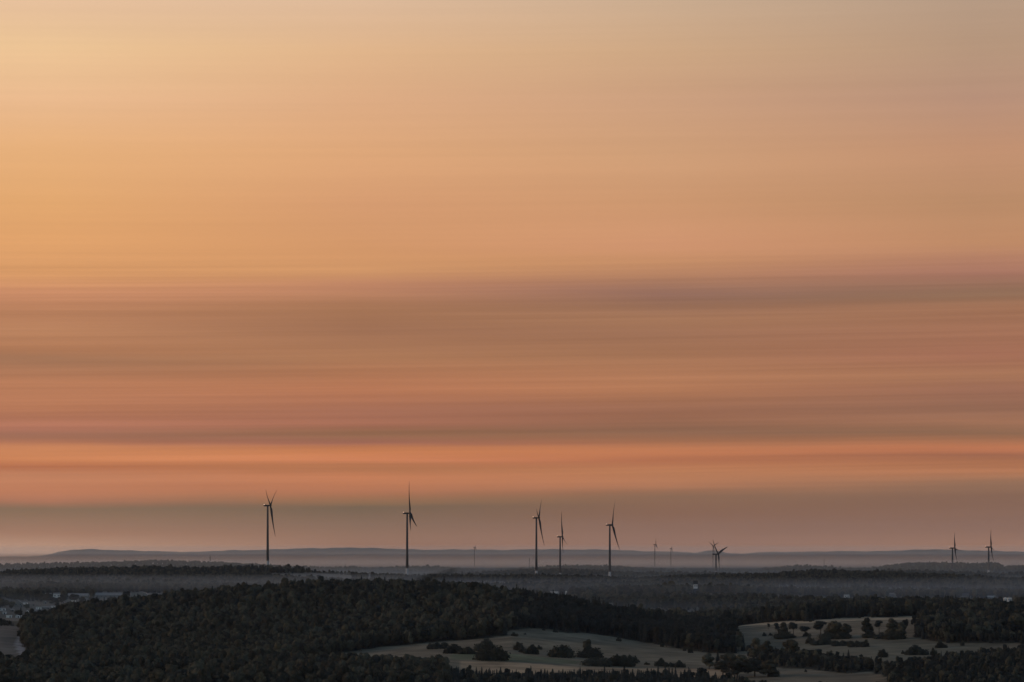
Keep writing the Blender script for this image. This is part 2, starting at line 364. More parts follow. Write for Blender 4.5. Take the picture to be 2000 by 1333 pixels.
# greener mown strip and reddish stubble in the lower meadow, paler stubble at the top field
green = near & inpoly(gpx, grow, [(880,1278),(1000,1277),(1130,1292),(1130,1298),(1000,1292),(880,1288)])
colr[green] = colr[green] * np.array([0.78, 0.98, 0.85])
red = near & inpoly(gpx, grow, [(900,1292),(1000,1294),(1140,1304),(1440,1308),(1440,1345),(900,1345)])
colr[red] = colr[red] * np.array([1.95, 1.65, 1.5])
pale = near & inpoly(gpx, grow, [(1436,1222),(1530,1213),(1680,1205),(1880,1202),(1880,1209),(1680,1212),(1530,1219),(1440,1224)])
colr[pale] = np.array([0.27, 0.205, 0.135])
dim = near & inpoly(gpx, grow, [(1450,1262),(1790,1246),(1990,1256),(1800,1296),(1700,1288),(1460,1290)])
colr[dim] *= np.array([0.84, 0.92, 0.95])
trk = inpoly(gpx, grow, TRACK) & (fi == 1); colr[trk] = np.array([0.24, 0.22, 0.21])
far = co[:, 1] > 11300
colr[far] = np.array([0.04, 0.042, 0.04])
at = me.attributes.new('land_colour', 'FLOAT_COLOR', 'POINT')
at.data.foreach_set('color', np.concatenate([colr, np.ones((len(colr), 1))], 1).ravel())
me.materials.append(M['ground'])
ground = data_obj('ground', me); tag(ground, 'rolling dusk farmland with meadows and stubble fields', 'ground', kind='structure')

# ------------------------------------------------------------------ where the buildings stand
HOUSES = []
def plan(*a, **k): HOUSES.append((a, k))
plan(186, 236, 1163, 1168, 'long low pale hall with light roof at the edge of the left-hand village', 'gable', 'grey', 'pale', ridge=1158, name='hall', cat_='hall', depth=18, windows=6)
plan(132, 172, 1164, 1169, 'dull grey low hall left of the long pale hall', 'gable', 'grey', 'pale', ridge=1159.5, name='hall', cat_='hall', depth=16, windows=5)
plan(256, 288, 1164, 1170, 'barn with pale arched roof right of the long hall', 'arch', 'grey', 'pale', ridge=1156.5, name='barn', cat_='barn', depth=26, windows=3)
plan(292, 314, 1164, 1169, 'pale gabled barn right of the arched barn at the forest edge', 'front', 'pale', 'pale', ridge=1157.5, name='barn', cat_='barn', depth=20, windows=2)
plan(104, 117, 1161, 1169, 'narrow pale house between trees left of the halls', 'gable', 'white', 'pale', ridge=1158, windows=2)
plan(88, 100, 1163, 1168, 'small pale house left of the narrow pale house', 'gable', 'grey', 'pale', ridge=1158.5, windows=2)
plan(27, 44, 1179, 1186, 'grey house with pale gabled roof among village trees at the far left', 'front', 'grey', 'pale', ridge=1173, windows=2)
plan(70, 80, 1186, 1191, 'bright white box-shaped house in the left-hand village', 'flat', 'white', 'pale', windows=2)
plan(82, 97, 1187, 1191, 'low house with grey roof beside the bright white box-shaped house', 'gable', 'grey', 'pale', ridge=1184.5, windows=2)
plan(62, 81, 1194, 1198, 'grey shed in front of the white box-shaped house', 'gable', 'grey', 'pale', ridge=1190.5, name='shed', cat_='shed')
plan(-2, 10, 1189, 1193, 'white house cut by the left edge of the picture', 'gable', 'white', 'pale', ridge=1187.5, windows=2)
plan(5, 11, 1197, 1200, 'tiny white shed left in the village, above the white trailers', 'flat', 'white', 'white', name='shed', cat_='shed')
plan(12, 22, 1203, 1207, 'leftmost of three white sheds in a row above the left field', 'flat', 'white', 'white', name='shed', cat_='shed')
plan(30, 38, 1203, 1207, 'middle of three white sheds in a row above the left field', 'front', 'white', 'white', ridge=1202, name='shed', cat_='shed')
plan(41, 55, 1203.5, 1207, 'rightmost and longest of three white sheds above the left field', 'flat', 'white', 'white', name='shed', cat_='shed')
plan(50, 55, 1195, 1198.5, 'small white shed with slanting roof at the village edge', 'front', 'white', 'white', ridge=1193, name='shed', cat_='shed')
plan(1075, 1090, 1156.5, 1160, 'long white building in the valley behind the wooded hill', 'flat', 'white', 'white', d=6350, windows=4, name='building', cat_='building')
plan(1104.5, 1107.5, 1155.5, 1162, 'slim white tower house right of the long white building', 'front', 'white', 'white', ridge=1154.5, d=6320, name='building', cat_='building')
plan(1184, 1197, 1179, 1184, 'grey house with white window band behind the hill shoulder', 'flat', 'grey', 'grey', d=5250, windows=4)
plan(1143, 1151, 1177, 1180, 'tiny white house on the hill shoulder beside the grey house', 'gable', 'white', 'white', ridge=1176, d=5500)
plan(1649, 1659, 1163, 1167, 'small white house in the valley at the right', 'gable', 'white', 'pale', ridge=1161, d=6300, windows=2)
plan(1738, 1746, 1161, 1165, 'small pale house among trees right of the small white house', 'gable', 'grey', 'grey', ridge=1158.5, d=6500)
plan(1880, 1892, 1162, 1166, 'grey low house among trees in the right-hand valley', 'gable', 'grey', 'roof', ridge=1159, d=6500)
plan(1929, 1944, 1164, 1167, 'long low whitish house left of the white farm at the right edge', 'flat', 'white', 'pale', d=6450)
plan(1961, 1968, 1169, 1174, 'left white block of the farm at the right edge', 'front', 'white', 'white', ridge=1167, d=5900, windows=2)
plan(1969, 1976, 1168, 1173, 'right white block of the farm at the right edge, a little higher', 'front', 'white', 'pale', ridge=1166, d=5950, windows=2)
plan(1417.5, 1422.5, 1251, 1257, 'tiny white hut in the trees at the right foot of the wooded hill', 'front', 'white', 'white', ridge=1249.5, dmin=3100, depth=3, name='hut', cat_='hut')
for px0, px1, ev, ba, rf in [(118,126,1176,1179,'gable'),(139,147,1173,1176,'front'),(156,164,1171,1174,'gable'),(12,20,1177,1180,'front'),(99,107,1185,1188,'gable'),(45,53,1178,1181,'gable'),(170,178,1174,1177,'front'),(84,91,1177,1180,'front'),(20,27,1192,1195,'gable'),(60,68,1181,1184,'gable')]:
    plan(px0, px1, ev, ba, 'tiny dim village house half hidden by trees at the far left', rf, ('grey', 'white')[px0 % 2], ('roof', 'pale')[px1 % 2], ridge=ev - 1.8, village=True)
SIGHTLINES = [(1351, 1366, 6070.0, 1149.5)]          # openings kept clear of trees: columns, distance, foot row
for a, k in HOUSES:
    yh = k.get('d') or spot((a[0] + a[1]) / 2, a[3], k.get('dmin', 3700))[1]
    SIGHTLINES.append((a[0] - 1, a[1] + 1, yh, a[3] - (1.0 if yh > 5700 else 3.0)))

# ------------------------------------------------------------------ tree shapes
def ico(sub):
    b = bmesh.new(); bmesh.ops.create_icosphere(b, subdivisions=sub, radius=1.0)
    v = np.array([x.co[:] for x in b.verts]); f = [[q.index for q in p.verts] for p in b.faces]; b.free()
    return v, np.array(f)
ICO_V, ICO_F = ico(1)
def leaves_to_mesh(name, P, NRM, S, g, core=None, mat='leaf'):
    """leaf sprays: folded two-triangle faces at P facing NRM"""
    n = len(P)
    ref = g.normal(0, 1, (n, 3)); t = np.cross(NRM, ref); t /= np.linalg.norm(t, axis=1)[:, None] + 1e-9
    b = np.cross(NRM, t)
    s = S[:, None]
    v0 = P - t * s + NRM * s * 0.0; v1 = P - b * s * 0.65 - NRM * s * 0.25; v2 = P + t * s; v3 = P + b * s * 0.65 - NRM * s * 0.25
    V = np.stack([v0, v1, v2, v3], 1).reshape(-1, 3)
    k = np.arange(n)[:, None] * 4
    Fc = np.concatenate([k + np.array([[0, 1, 2]]), k + np.array([[0, 2, 3]])], 0)
    if core is not None:
        Fc = np.concatenate([Fc, core[1] + len(V)], 0); V = np.concatenate([V, core[0]], 0)
    me = bpy.data.meshes.new(name); me.from_pydata(V.tolist(), [], Fc.tolist()); me.update()
    me.materials.append(M[mat])
    return me
def lobed(name, seed, H, rad, z0, nl, lr, per, leaf, mat='leaf', flat=1.0, top=1.0, core=True):
    """crown built from many leaf sprays spread over overlapping limbs' clusters"""
    g = np.random.default_rng(seed)
    hz = (H - z0) / 2; cz = z0 + hz
    Cs, Rs = [], []
    for k in range(nl):
        a = g.uniform(0, 6.283); q = math.sqrt(g.uniform(0.02, 1.0)); zz = g.uniform(-0.85, 0.9)
        lim = math.sqrt(max(0.05, 1 - zz * zz)) if zz > 0 else math.sqrt(max(0.05, 1 - (zz * 0.75) ** 2))
        r = lr * g.uniform(0.7, 1.25)
        rr = max(rad - r * 0.8, rad * 0.3) * q * lim
        Cs.append((rr * math.cos(a), rr * math.sin(a) * flat, cz + zz * (hz - r * 0.6))); Rs.append(r)
    Cs = np.array(Cs); Rs = np.array(Rs)
    P, Nn, S = [], [], []
    for c, r in zip(Cs, Rs):
        d = g.normal(0, 1, (per, 3)); d[:, 2] += 0.35; d /= np.linalg.norm(d, axis=1)[:, None]
        p = c + d * (r * g.uniform(0.78, 1.18, (per, 1))) * np.array([1, 1, 0.85])
        dist = np.linalg.norm((p[:, None] - Cs[None]) / Rs[None, :, None], axis=2)
        ok = (dist.min(1) > 0.72) & (p[:, 2] > 0.15)
        nn = d + g.normal(0, 0.3, d.shape); nn /= np.linalg.norm(nn, axis=1)[:, None]
        P.append(p[ok]); Nn.append(nn[ok]); S.append(leaf * g.uniform(0.6, 1.3, ok.sum()))
    cv, cf, off = [], [], 0
    if core:
        for c, r in zip(Cs, Rs):
            v = ICO_V * r * 0.78 * g.uniform(0.85, 1.12, (len(ICO_V), 1)) * np.array([1, 1, 0.85]) + c
            v[:, 2] = np.maximum(v[:, 2], 0.05)
            cv.append(v); cf.append(ICO_F + off); off += len(v)
    return leaves_to_mesh(name, np.concatenate(P), np.concatenate(Nn), np.concatenate(S), g,
                          (np.concatenate(cv), np.concatenate(cf)) if core else None, mat)
def spruce(name, seed, H, rad, z0=1.2, tiers=15, per=9):
    g = np.random.default_rng(seed); V, Fc = [], []
    for k in range(tiers):
        t = (k + g.uniform(-0.2, 0.2)) / tiers; z = z0 + (H - z0) * max(t, 0) ** 0.92
        r = rad * (1 - max(t, 0)) ** 0.85 * g.uniform(0.8, 1.12) + 0.15
        a0 = g.uniform(0, 6.28)
        for j in range(per):
            a = a0 + j * 6.283 / per + g.uniform(-0.25, 0.25); q = r * g.uniform(0.7, 1.15)
            ca, sa = math.cos(a), math.sin(a); wd = 0.30 * q + 0.25
            dz = -0.28 * q
            i = len(V)
            V += [(0, 0, z + 0.5), (ca * q * .55 - sa * wd, sa * q * .55 + ca * wd, z + dz * .45 - 0.15), (ca * q, sa * q, z + dz), (ca * q * .55 + sa * wd, sa * q * .55 - ca * wd, z + dz * .45 - 0.15), (ca * q * .5, sa * q * .5, z + 0.3 + dz * 0.3)]
            Fc += [(i, i + 1, i + 4), (i + 1, i + 2, i + 4), (i + 2, i + 3, i + 4), (i + 3, i, i + 4)]
    i = len(V); n = 8
    for j in range(n): V.append((rad * .5 * math.cos(j * 6.283 / n), rad * .5 * math.sin(j * 6.283 / n), z0))
    V.append((0, 0, H)); Fc += [(i + j, i + (j + 1) % n, i + n) for j in range(n)]
    me = bpy.data.meshes.new(name); me.from_pydata(V, [], Fc); me.update(); me.materials.append(M['needle'])
    return me
def trunk_mesh(name, seed, H, r0, limbs=4, zl=0.35):
    g = np.random.default_rng(seed); V, Fc = [], []
    def tube(pts, rs, n=6):
        i0 = len(V)
        for p, r in zip(pts, rs):
            for j in range(n): V.append((p[0] + r * math.cos(j * 6.283 / n), p[1] + r * math.sin(j * 6.283 / n), p[2]))
        for k in range(len(pts) - 1):
            for j in range(n):
                a = i0 + k * n + j; b = i0 + k * n + (j + 1) % n
                Fc.append((a, b, b + n, a + n))
    bx, by = g.uniform(-.4, .4, 2)
    tube([(0, 0, -0.8), (0, 0, 0.3), (bx * .5, by * .5, H * .4), (bx, by, H * .8)], [r0 * 1.5, r0 * 1.1, r0 * .75, r0 * .25])
    for k in range(limbs):
        a = g.uniform(0, 6.28); z = H * (zl + 0.35 * k / max(limbs, 1)); L = H * g.uniform(.14, .22)
        tube([(bx * .5, by * .5, z), (bx * .5 + math.cos(a) * L * .6, by * .5 + math.sin(a) * L * .6, z + L * .55), (bx * .5 + math.cos(a) * L, by * .5 + math.sin(a) * L, z + L * 1.1)], [r0 * .45, r0 * .3, r0 * .1], 5)
    me = bpy.data.meshes.new(name); me.from_pydata(V, [], Fc); me.update(); me.materials.append(M['bark'])
    return me
def join_mesh(name, a, b):
    me = bpy.data.meshes.new(name)
    V = [v.co[:] for v in a.vertices] + [v.co[:] for v in b.vertices]; o = len(a.vertices)
    Fc = [tuple(p.vertices) for p in a.polygons] + [tuple(i + o for i in p.vertices) for p in b.polygons]
    me.from_pydata(V, [], Fc); me.update(); me.materials.append(a.materials[0]); me.materials.append(b.materials[0])
    na = len(a.polygons); me.polygons.foreach_set('material_index', [0] * na + [1] * (len(Fc) - na))
    return me
SP = []      # species variants: kind, crown mesh, trunk mesh, nominal height, nominal radius
for k in range(6):
    H, rd = [(15, 5.2), (16, 5.8), (13.5, 4.6), (17, 5.0), (14, 6.2), (15.5, 4.4)][k]
    SP.append(('broadleaf', lobed('crown', 100 + k, H, rd, H * .16, 15, rd * .42, 105, 0.72), trunk_mesh('trunk', 200 + k, H, .32), H, rd))
for k in range(4):
    H, rd = [(17, 4.4), (18, 4.0), (15, 4.4), (13, 3.6)][k]
    SP.append(('spruce', spruce('crown', 300 + k, H, rd), trunk_mesh('trunk', 400 + k, H, .25, 0), H, rd))
for k in range(3):
    H, rd = [(15, 3.8), (14, 4.4), (16, 3.4)][k]
    SP.append(('pine', lobed('crown', 500 + k, H, rd, H * .42, 11, rd * .42, 60, 0.7, 'needle'), trunk_mesh('trunk', 600 + k, H, .28, 5, .4), H, rd))
def scrub(name, seed, H, rad, nl, lr, per, leaf, long=False):
    """bush of uneven clusters; long ones follow a bumpy hedge line"""
    g = np.random.default_rng(seed); Cs, Rs = [], []
    hump = g.uniform(.45, 1.0, 7)
    for k in range(nl):
        r = lr * g.uniform(.45, 1.45)
        if long:
            u = g.uniform(-1, 1); lim = np.interp(u, np.linspace(-1, 1, 7), hump) * (1 - .35 * abs(u) ** 3)
            x = u * (rad - r * .6); y = g.normal(0, rad * .14)
        else:
            a = g.uniform(0, 6.283); q = math.sqrt(g.uniform(0, 1)); x = (rad - r * .6) * q * math.cos(a); y = (rad - r * .6) * q * math.sin(a)
            lim = (1 - .7 * q ** 2.2) * np.interp(math.cos(a) * q, np.linspace(-1, 1, 7), hump) ** .6
        z = max(r * .5, g.uniform(.15, 1.0) * (H * lim - r * .5)); Cs.append((x, y, z)); Rs.append(r)
    Cs = np.array(Cs); Rs = np.array(Rs); P, Nn, S = [], [], []
    for c, r in zip(Cs, Rs):
        n = int(per * r / lr) + 10
        d = g.normal(0, 1, (n, 3)); d[:, 2] += .3; d /= np.linalg.norm(d, axis=1)[:, None]
        p = c + d * (r * g.uniform(.7, 1.35, (n, 1))); ok = p[:, 2] > .1
        nn = d + g.normal(0, .5, d.shape); nn /= np.linalg.norm(nn, axis=1)[:, None]
        P.append(p[ok]); Nn.append(nn[ok]); S.append(leaf * g.uniform(.5, 1.3, ok.sum()))
    cv, cf, off = [], [], 0
    for c, r in zip(Cs, Rs):
        v = ICO_V * r * .74 * g.uniform(.8, 1.15, (len(ICO_V), 1)) + c; v[:, 2] = np.maximum(v[:, 2], .02)
        cv.append(v); cf.append(ICO_F + off); off += len(v)
    return leaves_to_mesh(name, np.concatenate(P), np.concatenate(Nn), np.concatenate(S), g, (np.concatenate(cv), np.concatenate(cf)), 'bush')
BUSH = [scrub('bush_foliage', 700, 10, 10, 40, 2.6, 80, .8), scrub('bush_foliage', 721, 7, 9, 34, 1.9, 70, .7, True),
        scrub('bush_foliage', 702, 5, 4.5, 14, 1.4, 60, .5), scrub('bush_foliage', 703, 11, 8.5, 32, 2.5, 80, .8), scrub('bush_foliage', 734, 7, 9, 30, 2.0, 70, .7, True)]
BUSH_DIM = [(10, 10), (7, 9), (5, 4.5), (11, 8.5), (7, 9)]
protos = bpy.data.collections.new('tree_shapes')
for k, (kind, cm, tm, H, rd) in enumerate(SP):
    protos.objects.link(bpy.data.objects.new('shape_%02d' % k, join_mesh('tree_shape', cm, tm)))

# ------------------------------------------------------------------ the woods
def scatter(y0, y1, step, pxlo, pxhi, seed):
    g = np.random.default_rng(seed)
    ys = np.arange(y0, y1, step); out = []
    for y in ys:
        xs = np.arange((pxlo - 1000) / F * y, (pxhi - 1000) / F * y, step)
        out.append(np.stack([xs, np.full(xs.shape, y)], 1))
    p = np.concatenate(out); p += g.uniform(-.48, .48, p.shape) * step
    return p[:, 0], p[:, 1], g
def wood(y0, y1, step, seed, gap, sizes, con, pxlo=-260, pxhi=2260):
    x, y, g = scatter(y0, y1, step, pxlo, pxhi, seed)
    z = ground_z(x, y)
    fi, px, row = field_index(x, y, z, 1.0)
    keep = (fi < 0) | ((fi == 4) & (g.uniform(0, 1, len(fi)) < 0.34))
    if gap is not None: keep &= gap(x, y, px, row)
    x, y, z, px, row = x[keep], y[keep], z[keep], px[keep], row[keep]
    n = len(x)
    cf = con(x, y, px, row)
    r = g.uniform(0, 1, n)
    sp_share = np.where((y < 2640) & (px > 860) & (px < 1440), .75, np.where((y > 3500) & (y < 8300), .5, .25))
    kind = np.where(r < cf * sp_share, 1, np.where(r < cf, 2, 0))
    idx = np.where(kind == 0, g.integers(0, 6, n), np.where(kind == 1, g.integers(6, 10, n), g.integers(10, 13, n)))
    s = g.uniform(sizes[0], sizes[1], n) * (1 + 0.10 * clumpy(x, y, 60.0)) * np.where(g.uniform(0, 1, n) < 0.12, 1.18, 1.0)
    s = s * np.where((px > 1440) & (y < 3120), .70, 1.0)
    s = s * np.where((px < 75) & (y > 3560) & (y < 4300), .45, 1.0)
    s = s * np.where((px > 870) & (px < 1440) & (y < 2700), .80, 1.0)
    hx = np.where(kind == 1, 1.0, np.where(y < 2700, .76, np.where(y < 3720, .80, .95))) * g.uniform(.85, 1.15, n)
    return dict(x=x, y=y, z=z, px=px, row=row, idx=idx, s=s, hx=hx, kind=kind, rot=g.uniform(0, 6.283, n), sy=g.uniform(.85, 1.15, n))
Hs = np.array([q[3] for q in SP]); RDs = np.array([q[4] for q in SP])
def cat(ws): return {k: np.concatenate([q[k] for q in ws]) for k in ws[0]}
def con_near(x, y, px, row):
    c = np.full(x.shape, 0.10)
    c = np.where((y < 2640) & (px > 880) & (px < 1420), 0.9, c)
    c = np.where((y > 3500) & (y < 3700), 0.35, c)
    c = np.where((px > 930) & (px < 1470) & (y > 3100), np.clip((px - 930) / 120.0, 0.1, 0.9), c)
    c = np.where((px > 1440) & (y < 3120), 0.7, c)
    c = np.where((px > 1440) & (y > 3120), 0.6, c)
    return np.clip(c + 0.25 * np.maximum(clumpy(x, y, 70.0), 0), 0, 1)
A1 = wood(2290, 2700, 5.9, 11, None, (0.68, 1.2), con_near)
A2 = wood(2700, 3120, 5.8, 12, None, (0.6, 0.95), con_near)
A3 = wood(3120, 3700, 6.2, 13, None, (0.66, 1.2), con_near)
A4 = wood(3700, 4300, 8.5, 14, lambda x, y, px, row: (px > 1380) | ((px < 70) & (y < 3790)), (0.55, 0.95), lambda x, y, px, row: np.full(x.shape, .7))
B1 = wood(4300, 6600, 12.0, 15, lambda x, y, px, row: clumpy(x, y, 150.0) + .35 * clumpy(x, y, 48.0) > -0.12, (0.75, 1.1), lambda x, y, px, row: np.full(x.shape, .25))
B2 = wood(6600, 8260, 13.0, 16, lambda x, y, px, row: clumpy(x, y, 170.0) + .35 * clumpy(x, y, 55.0) > -0.25, (0.7, 1.05), lambda x, y, px, row: np.full(x.shape, .4))
C1 = wood(8260, 9700, 18.0, 17, lambda x, y, px, row: clumpy(x, y, 190.0) > -0.35, (0.7, 1.05), lambda x, y, px, row: np.full(x.shape, .3))
C2 = wood(9700, 11300, 20.0, 18, None, (0.6, 0.95), lambda x, y, px, row: np.full(x.shape, .3))
T = cat([A1, A2, A3, A4, B1, B2, C1, C2])
_hp = F * RDs[T['idx']] * T['s'] * T['hx'] / T['y'] * .9
_tr = HZ - F * (T['z'] + Hs[T['idx']] * T['s']) / T['y']
clear = np.zeros(len(_hp), bool)
for p0, p1, yh, base in SIGHTLINES:
    near_b = np.abs(T['y'] - yh - 6) < 16
    clear |= (T['px'] + _hp > p0) & (T['px'] - _hp < p1) & (((T['y'] < yh + 4) & (T['y'] > 3780) & (_tr < base)) | (near_b & (T['px'] > p0) & (T['px'] < p1)))
T = {k: v[~clear] for k, v in T.items()}
order = np.argsort(T['y'], kind='stable')
T = {k: v[order] for k, v in T.items()}
H_ = Hs[T['idx']] * T['s']; Rw = RDs[T['idx']] * T['s']
toprow = HZ - F * (T['z'] + H_) / T['y']
halfpx = F * Rw * T['hx'] / T['y']
NB = 2600; skyline = np.full(NB, 1e9)
vis = np.full(len(H_), -99.0)
block = HZ - F * (T['z'] + H_ * .62) / T['y']
b0 = np.clip((T['px'] - halfpx * .6 + 300).astype(int), 0, NB - 1); b1 = np.clip((T['px'] + halfpx * .6 + 300).astype(int) + 1, 1, NB)
for k in range(len(H_)):
    a, b = b0[k], b1[k]
    cur = skyline[a:b]
    vis[k] = np.median(cur) - toprow[k]
    skyline[a:b] = np.minimum(cur, block[k])
keep = vis > -5.0
T = {k: v[keep] for k, v in T.items()}; vis = vis[keep]
BASE_N = len(vis)

def gn_forest(name, sel, label, cat_, group=None):
    n = int(sel.sum())
    me = bpy.data.meshes.new(name)
    me.vertices.add(n)
    me.vertices.foreach_set('co', np.stack([T['x'][sel], T['y'][sel], T['z'][sel] - 0.3], 1).ravel())
    a = me.attributes.new('tree_scale', 'FLOAT_VECTOR', 'POINT')
    s = T['s'][sel]; a.data.foreach_set('vector', np.stack([s * T['hx'][sel], s * T['hx'][sel] * T['sy'][sel], s], 1).ravel())
    a = me.attributes.new('tree_turn', 'FLOAT_VECTOR', 'POINT')
    a.data.foreach_set('vector', np.stack([0 * s, 0 * s, T['rot'][sel]], 1).ravel())
    a = me.attributes.new('tree_shape', 'INT', 'POINT'); a.data.foreach_set('value', T['idx'][sel].astype(np.int32))
    me.update()
    o = data_obj(name, me)
    ng = bpy.data.node_groups.new(name, 'GeometryNodeTree')
    ng.interface.new_socket('Geometry', in_out='INPUT', socket_type='NodeSocketGeometry')
    ng.interface.new_socket('Geometry', in_out='OUTPUT', socket_type='NodeSocketGeometry')
    gi = N(ng, 'NodeGroupInput'); go = N(ng, 'NodeGroupOutput')
    ci = N(ng, 'GeometryNodeCollectionInfo'); ci.inputs['Collection'].default_value = protos
    ci.inputs['Separate Children'].default_value = True; ci.inputs['Reset Children'].default_value = True
    ip = N(ng, 'GeometryNodeInstanceOnPoints'); ip.inputs['Pick Instance'].default_value = True
    def attr(nm, typ):
        q = N(ng, 'GeometryNodeInputNamedAttribute', data_type=typ); q.inputs['Name'].default_value = nm
        return q.outputs['Attribute']
    link(ng, gi.outputs[0], ip.inputs['Points']); link(ng, ci.outputs[0], ip.inputs['Instance'])
    link(ng, attr('tree_shape', 'INT'), ip.inputs['Instance Index'])
    e2r = N(ng, 'FunctionNodeEulerToRotation'); link(ng, attr('tree_turn', 'FLOAT_VECTOR'), e2r.inputs[0])
    link(ng, e2r.outputs[0], ip.inputs['Rotation'])
    link(ng, attr('tree_scale', 'FLOAT_VECTOR'), ip.inputs['Scale'])
    link(ng, ip.outputs[0], go.inputs[0])
    md = o.modifiers.new('woods', 'NODES'); md.node_group = ng
    tag(o, label, cat_, group, kind='stuff')
    return o

# the 300 trees that show largest stand as trees of their own
size_px = F * RDs[T['idx']] * T['s'] / T['y']
inframe = (T['px'] > -10) & (T['px'] < 2010)
toprow = HZ - F * (T['z'] + Hs[T['idx']] * T['s']) / T['y']
score = np.where(inframe & (toprow < 1326) & (vis > 3.0), size_px * np.clip(vis / 10.0, 0.3, 1.6), -1)
N_SOLO = 230
solo = np.argsort(-score)[:N_SOLO]
is_solo = np.zeros(len(score), bool); is_solo[solo] = True
yy = T['y']
KIND_TXT = {0: ('broadleaf_tree', 'broadleaf tree'), 1: ('spruce_tree', 'pointed spruce'), 2: ('pine_tree', 'pine')}
def area_of(px, y):
    if y < 2720:
        if px < 900: return 'in the near wood filling the lower left corner'
        if px < 1440: return 'in the dark tree belt along the bottom edge below the meadow'
        return 'in the wood at the lower right corner'
    if y < 3120:
        return 'in the tree clump in the middle of the right-hand meadow' if 1400 < px < 1780 else ('in the wood rising at the right edge below the meadow' if px >= 1780 else 'on the lower slope of the left-hand wood')
    return 'on the big wooded hill left of the meadow' if px < 1460 else 'in the wood above the right-hand meadow'
def place_tree(k, px, x, y, z, s, sy, rot, label, group, hx=1.0):
    kind, cm, tm, H, rd = SP[k]
    nm, txt = {'broadleaf': KIND_TXT[0], 'spruce': KIND_TXT[1], 'pine': KIND_TXT[2]}[kind]
    t = empty(nm, (x, y, z - 0.3), rot); t.scale = (s * hx, s * hx * sy, s)
    data_obj('crown', cm, t); data_obj('trunk', tm, t)
    tag(t, label, 'tree', group)
    return t
for i in solo:
    k = int(T['idx'][i]); txt = KIND_TXT[0 if k < 6 else 1 if k < 10 else 2][1]
    ar = area_of(T['px'][i], T['y'][i])
    place_tree(k, T['px'][i], T['x'][i], T['y'][i], T['z'][i], T['s'][i], T['sy'][i], T['rot'][i], 'dark %s %s' % (txt, ar), '%s trees %s' % (txt.split()[-1 if 'tree' not in txt else 0], ar), T['hx'][i])
rest = ~is_solo
gn_forest('forest', rest & (yy < 2720), 'dark mixed wood along the bottom edge of the view', 'forest')
gn_forest('forest', rest & (yy >= 2720) & (yy < 3700), 'dark mixed forest covering the broad foreground hill', 'forest')
gn_forest('forest', rest & (yy >= 3700) & (yy < 6600), 'bluish woods in the valley behind the foreground hill', 'forest')
gn_forest('forest', rest & (yy >= 6600) & (yy < 8300), 'blue-grey woods on the ridge where the tall turbines stand', 'forest')
gn_forest('forest', rest & (yy >= 8300), 'pale hazy woods on the low hills before the far ridge', 'forest')

# ------------------------------------------------------------------ trees and bushes standing free in the meadow
def bush(px, row, wpx, hpx, label, shape=None, dmin=2300, group=None):
    x, y, z = spot(px, row, dmin)
    m = y / F
    W, Hh = wpx * m, hpx * m
    k = shape if shape is not None else (0 if W > 16 else 1 if W > 11 else 2)
    H0, r0 = BUSH_DIM[k]
    if k == 1 and int(px) % 2: k = 4
    o = data_obj('bush', BUSH[k]); o.location = (x, y, z - 0.2)
    flip = -1 if int(px) % 3 == 0 else 1
    o.scale = (flip * W / (2 * r0) / 0.97, min(W, 9 + W * .4) / (2 * r0), Hh / H0 / 0.97); 
    o['label'] = label; o['category'] = 'bush'
    if group: o['group'] = group
    return o
def tree(px, row, wpx, hpx, k, label, dmin=2300):
    x, y, z = spot(px, row, dmin); m = y / F
    s = hpx * m / Hs[k] / 0.98
    t = place_tree(k, px, x, y, z, s, 1.0, random.uniform(0, 6.28), label, None)
    q = wpx * m / (2 * RDs[k]) / s
    t.scale = (s * q, s * q, s)
    return t
B = bush
B(1095, 1284, 52, 29, 'large dome-shaped dark bush standing alone in the centre of the meadow', 0)
B(1150, 1285, 54, 25, 'broad dark bush just right of the dome-shaped one, a small tree peaking from it', 3)
tree(1147, 1284, 20, 35, 2, 'small tree peaking above the broad bush right of the dome-shaped bush')
B(1168, 1301, 64, 21, 'left half of the long low dark thicket in front of the meadow bushes', 0)
B(1208, 1302, 58, 19, 'right half of the long low dark thicket, ending in a point', 1)
B(1229, 1296, 32, 20, 'rounded bush rising behind the right end of the long low thicket', 1)
B(1205, 1289, 14, 12, 'small round bush poking up behind the middle of the long low thicket', 2)
B(962, 1290, 68, 36, 'big dark rounded bush at the left end of the meadow', 0)
B(948, 1272, 40, 22, 'bush behind the left shoulder of the big rounded bush at the meadow end', 1)
B(890, 1277, 46, 17, 'low dark shrub strip left of the big rounded bush', 1)
B(912, 1278, 32, 13, 'low shrub joining the strip to the big rounded bush', 1)
B(855, 1268, 40, 16, 'low shrub at the left start of the shrub strip by the sliver of meadow', 1)
B(1012, 1270, 22, 18, 'upright bush right of the big rounded bush, leftmost of a row', 3)
B(1018, 1275, 16, 15, 'narrow bush in front of the row right of the big rounded bush', 2)
B(1038, 1278, 28, 17, 'spreading bush ending the row right of the big rounded bush', 1)
B(1052, 1269, 13, 9, 'small round bush above the end of the bush row', 2)
B(1003, 1243, 16, 8, 'small shrub beside the thin track at the top left of the meadow', 2)
B(1026, 1240, 6, 4, 'tiny shrub at the tip of the thin hedge at the top left of the meadow', 2)
B(1061, 1232, 7, 5, 'tiny shrub alone near the top of the meadow under the wooded hill', 2)
B(1086, 1236, 11, 9, 'small dark shrub near the forest edge at the top of the meadow', 2)
B(1207, 1253, 12, 9, 'dark shrub standing off the forest edge above the long low thicket', 2)
B(1292, 1264, 8, 9, 'small upright shrub standing off the forest edge right of centre', 2)
B(1247, 1294, 6, 6, 'little pale shrub right of the long low thicket', 2)
B(1262, 1299, 13, 6, 'flat little shrub left of the low hedge in the meadow', 2)
